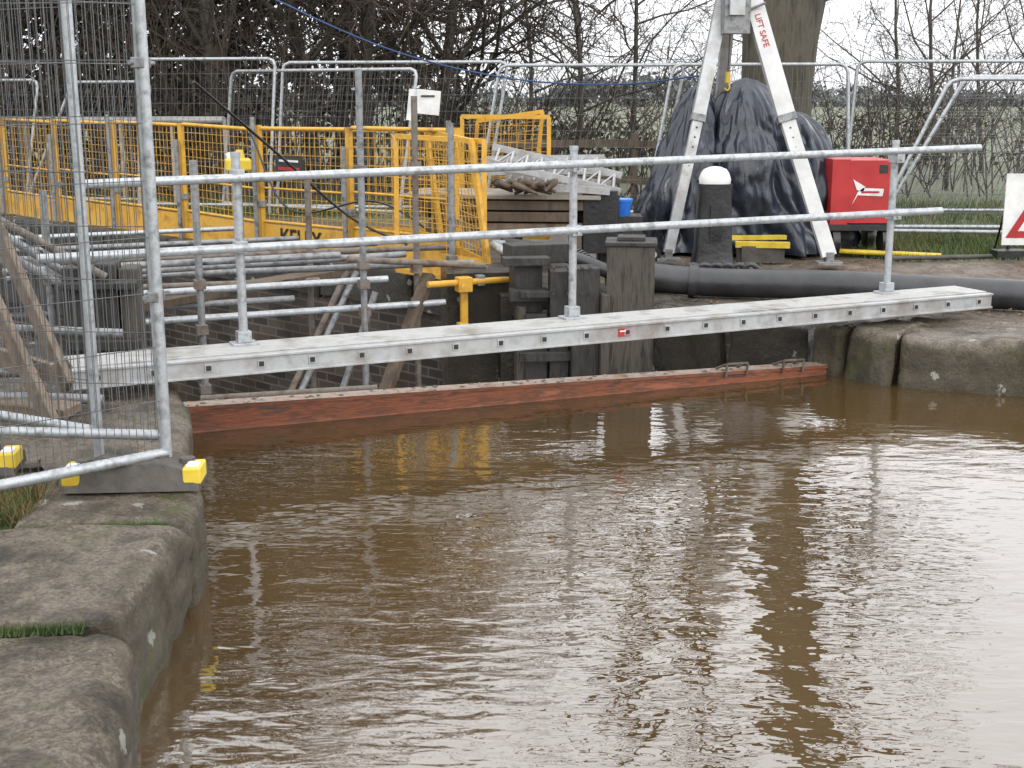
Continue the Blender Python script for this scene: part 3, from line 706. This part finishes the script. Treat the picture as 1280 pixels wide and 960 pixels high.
def tree_mesh(name,H,r,cnt,seed,minr=.007,wob=.25):
    mb=MB(); rn=random.Random(seed)
    grow(mb,V((0,0,-.1)),V((0,0,1)),H*.8,r,0,cnt,rn,[7,4,3,3,3],minr=minr,wob=wob)
    me=bpy.data.meshes.new(name); me.from_pydata(mb.v,[],mb.f)
    me.materials.append(barkm); me.materials.append(twigm); me.polygons.foreach_set('material_index',mb.m); me.polygons.foreach_set('use_smooth',mb.s); me.update()
    return me
thin=[tree_mesh('bare_tree',8,.08,[10,5,4,3],s) for s in (1,2)]
dense=[tree_mesh('bare_tree_dense',10,.12,[17,7,5,3],s,minr=.012,wob=.34) for s in (3,4,5)]
def place(me,name,x,y,rz,s):
    o=bpy.data.objects.new(name,me); o.location=(x,y,-.05); o.rotation_euler=(0,0,rz); o.scale=(s,s,s); SC.collection.objects.link(o)
rt=random.Random(11)
for x,y,s in [(-12.5,24,1.2),(-10.5,22,1.0),(-8.6,23,1.1),(-5.8,22.5,1.1),(-4.4,20,.95),(-3.3,22,1.05),(-2.2,20.3,.85),(-1.2,22.5,.95),(-6.5,26,1.25),(-3.6,27,1.2),(-9.5,27,1.3)]:
    place(dense[rt.randrange(3)],'bare_tree',x,y,rt.uniform(0,6),s)
for x,y,s in [(1.0,21,.65),(2.2,24,.75),(.3,30,.8),(6.1,21,.55),(8.2,25,.68),(7.4,22,.5),(9.8,27,.65),(5.6,30,.7),(12,30,.75),(1.7,34,.9)]:
    place(thin[rt.randrange(2)],'bare_tree',x,y,rt.uniform(0,6),s)
mb=MB(); rn=random.Random(21); ob=V((3.3,16.4,-.1))
mb.path([ob,ob+V((0,0,.25)),ob+V((.0,0,.8)),ob+V((.0,0,1.6)),ob+V((.02,0,2.3)),ob+V((.08,0,2.9)),ob+V((.25,0,3.6))],[.72,.58,.48,.44,.47,.5,.42],16,0,cap=False)
top=ob+V((.06,0,2.6)); top2=ob+V((.25,0,3.5))
for b0,dr,L,r in [(top,V((-.95,-.1,.4)),3.6,.17),(top,V((-.5,.1,1)),5,.19),(top2,V((.3,-.05,1)),6.5,.4),(top,V((.8,.1,.8)),3.8,.15),(top,V((.95,-.3,.3)),2.6,.12)]:
    grow(mb,b0,dr.normalized(),L,r,1,[0,6,5,4,2],rn,[8,10,4,3,3],minr=.008,wob=.15)
mb.obj('oak_tree',[barkm,twigm])

def leaves(mb,c,rad,n,size,rn,m=0):
    c=V(c)
    for _ in range(n):
        p=rv(rn)*(rn.random()**.45); p=c+V((p.x*rad[0],p.y*rad[1],p.z*rad[2]))
        a=rv(rn)*size*rn.uniform(.5,1.2); b_=rv(rn); b_=(b_-a*(b_.dot(a)/a.length_squared)).normalized()*size*rn.uniform(.3,.6)
        mb.add([p-a,p+b_,p+a,p-b_],[[0,1,2,3]],m)
mb=MB(); rn=random.Random(31)
for cx,cy,h,wd in [(-12,22.5,9,2.2),(-9.3,21.5,8,1.6),(-7.6,24,9,2.0),(-5.6,23.5,8,1.6)]:
    mb.tube((cx,cy,0),(cx,cy,h*.9),.16,.05,n=6,m=1)
    for k in range(46):
        z=rn.uniform(.6,h); w_=wd*(1-.75*z/h)+.3; a=rn.uniform(0,6.28); rr_=w_*rn.random()**.5
        leaves(mb,(cx+rr_*math.cos(a),cy+rr_*math.sin(a),z),(.6,.6,.45),120,.09,rn)
mb.obj('evergreen_trees',[leafd,barkm])
mb=MB(); rn=random.Random(37)
for k in range(110):
    x=rn.uniform(-14,1.2); y_=rn.uniform(19.3,21.0)+(.0 if x<-1 else 1.5); z=rn.uniform(.1,1.9 if x<-1.2 else .9)
    leaves(mb,(x,y_,z),(.7,.5,.5),90,.07,rn)
for k in range(320):
    x=rn.uniform(-18,-.8); z=rn.uniform(.3,7.5)*(1 if x<-2 else .6)
    leaves(mb,(x,rn.uniform(25,29),z),(1.0,.8,.8),75,.12,rn,1 if rn.random()<.7 else 0)
for k in range(60):
    x=rn.uniform(-1,14); leaves(mb,(x,30+rn.uniform(-1,1),rn.uniform(.1,.9)),(.8,.5,.4),60,.09,rn)
mb.obj('hedge',[hedge,M('brown_brush',[(.035,.028,.021),(.075,.06,.045)],scale=.8,rough=(.8,.9),bump=0,detail=1)])
mb=MB(); rn=random.Random(41)
for k in range(960):
    x=rn.uniform(-14,.5) if k<560 else rn.uniform(0,14); y_=rn.uniform(18.9,21.5) if k<560 else rn.uniform(19,26); h=rn.uniform(1.2,4.2) if x<-1 else rn.uniform(.6,2.2)
    p=V((x,y_,0)); q1=p+V((rn.gauss(0,.25),rn.gauss(0,.2),h*.5)); q2=q1+V((rn.gauss(0,.4),rn.gauss(0,.3),h*.5))
    mb.path([p,q1,q2],[.014,.01,.005],3,0,cap=False)
    for j in range(5):
        s=rn.random(); b0=q1.lerp(q2,s); mb.path([b0,b0+V((rn.gauss(0,.3),rn.gauss(0,.3),rn.uniform(.1,.5)))],[.006,.004],3,0,cap=False)
mb.obj('undergrowth',[twigm])
mb=MB(); rn=random.Random(43)
for k in range(420):
    x=rn.uniform(-110,170); y_=rn.uniform(190,215); z=rn.uniform(-.5,2.6)+1.1*math.sin(x*.07)
    leaves(mb,(x,y_,z),(3.2,2,1.5),60,.6,rn)
mb.obj('distant_treeline',[farleaf])

mb=MB(); rn=random.Random(51)
def blades(x0,x1,y0,y1,n,h,m,cond=None):
    for _ in range(n):
        x=rn.uniform(x0,x1); y_=rn.uniform(y0,y1)
        if cond and not cond(x,y_): continue
        hh=h*rn.uniform(.4,1.2); a=rn.uniform(0,6.28); w_=.003+.002*rn.random()+h*.02
        p=V((x,y_,-.065)); tpp=p+V((rn.gauss(0,.4)*hh,rn.gauss(0,.4)*hh,hh))
        mb.add([p-V((math.cos(a),math.sin(a),0))*w_,p+V((math.cos(a),math.sin(a),0))*w_,tpp],[[0,1,2]],m)
blades(2.6,7,12.1,15.5,16000,.12,0,lambda x,y_: y_>12.25+.25*math.sin(x*3)+ (0 if x>3.6 else .5))
blades(0,8,16,19,6000,.18,0)
blades(-2.9,-1.8,4.44,4.85,6000,.1,0); blades(-2.9,-1.78,4.44,4.85,4500,.1,1)
blades(-9,-1,17,19,5000,.2,0)
# moss tufts in the quay joints
for _ in range(1800):
    x=-1.25-abs(rn.gauss(0,.5)); y_=rn.choice([3.505,4.425])+.12*(x+1.15)*-1*0+(-.12*(x+1.15))*-1*.0+rn.gauss(0,.008); y_+= (x+1.15)*.12
    p=V((x,y_,-.03)); hh=rn.uniform(.015,.04); mb.add([p-V((.003,0,0)),p+V((.003,0,0)),p+V((rn.gauss(0,.012),rn.gauss(0,.012),hh))],[[0,1,2]],0)
mb.obj('grass',[grassm,deadgrass])
mb=MB()
def lit(x0,x1,y0,y1,n,z,s=.02):
    for _ in range(n):
        p=V((rn.uniform(x0,x1),rn.uniform(y0,y1),z+rn.uniform(0,.012))); a=rn.uniform(0,6.28); u_=V((math.cos(a),math.sin(a),rn.uniform(-.2,.3)))*s*rn.uniform(.4,1.2); v_=V((-math.sin(a),math.cos(a),rn.uniform(-.2,.3)))*s*.5
        mb.add([p-u_,p+v_,p+u_,p-v_],[[0,1,2,3]],0)
lit(1.4,6,9.0,12.2,1600,-.03,.022); lit(2.6,4.2,8.5,9.2,260,-.01,.018); lit(-2.6,-1.9,5.4,6.2,120,.012,.016)
mb.obj('fallen_leaves',[litter])

# ---------------------------------------------------------------- light: overcast sky, brighter overhead
W=bpy.data.worlds.new('World'); SC.world=W; W.use_nodes=True; nt=W.node_tree; N=nt.nodes; L=nt.links
bg=N['Background']; sky=N.new('ShaderNodeTexSky'); sky.sky_type='NISHITA'; sky.sun_disc=False
sky.sun_elevation=math.radians(32); sky.sun_rotation=math.radians(150); sky.air_density=1; sky.dust_density=4
hs=N.new('ShaderNodeHueSaturation'); hs.inputs['Saturation'].default_value=.15; L.new(sky.outputs[0],hs.inputs['Color'])
tc=N.new('ShaderNodeTexCoord'); sp=N.new('ShaderNodeSeparateXYZ'); L.new(tc.outputs['Generated'],sp.inputs[0])
cr=N.new('ShaderNodeValToRGB'); e=cr.color_ramp.elements
e[0].position=0; e[0].color=(.47,.48,.495,1); e[1].position=.3; e[1].color=(1,1.01,1.035,1)
L.new(sp.outputs[2],cr.inputs[0])
vm=N.new('ShaderNodeVectorMath'); vm.operation='SCALE'; vm.inputs['Scale'].default_value=26; L.new(cr.outputs[0],vm.inputs[0])
mx=N.new('ShaderNodeMix'); mx.data_type='RGBA'; mx.inputs[0].default_value=.8
L.new(hs.outputs[0],mx.inputs[6]); L.new(vm.outputs[0],mx.inputs[7]); L.new(mx.outputs[2],bg.inputs[0]); bg.inputs[1].default_value=.12
sun=bpy.data.lights.new('sun','SUN'); sun.energy=.5; sun.angle=math.radians(20); sun.color=(1,.97,.92)
so=bpy.data.objects.new('sun',sun); SC.collection.objects.link(so); so.rotation_euler=(math.radians(58),0,math.radians(30))
# ---------------------------------------------------------------- camera
cam=bpy.data.cameras.new('camera'); co=bpy.data.objects.new('camera',cam); SC.collection.objects.link(co)
co.location=(0,0,1.5); co.rotation_euler=(math.radians(90-12.68),0,0); cam.lens=45; cam.sensor_width=36; cam.clip_end=3000
SC.camera=co
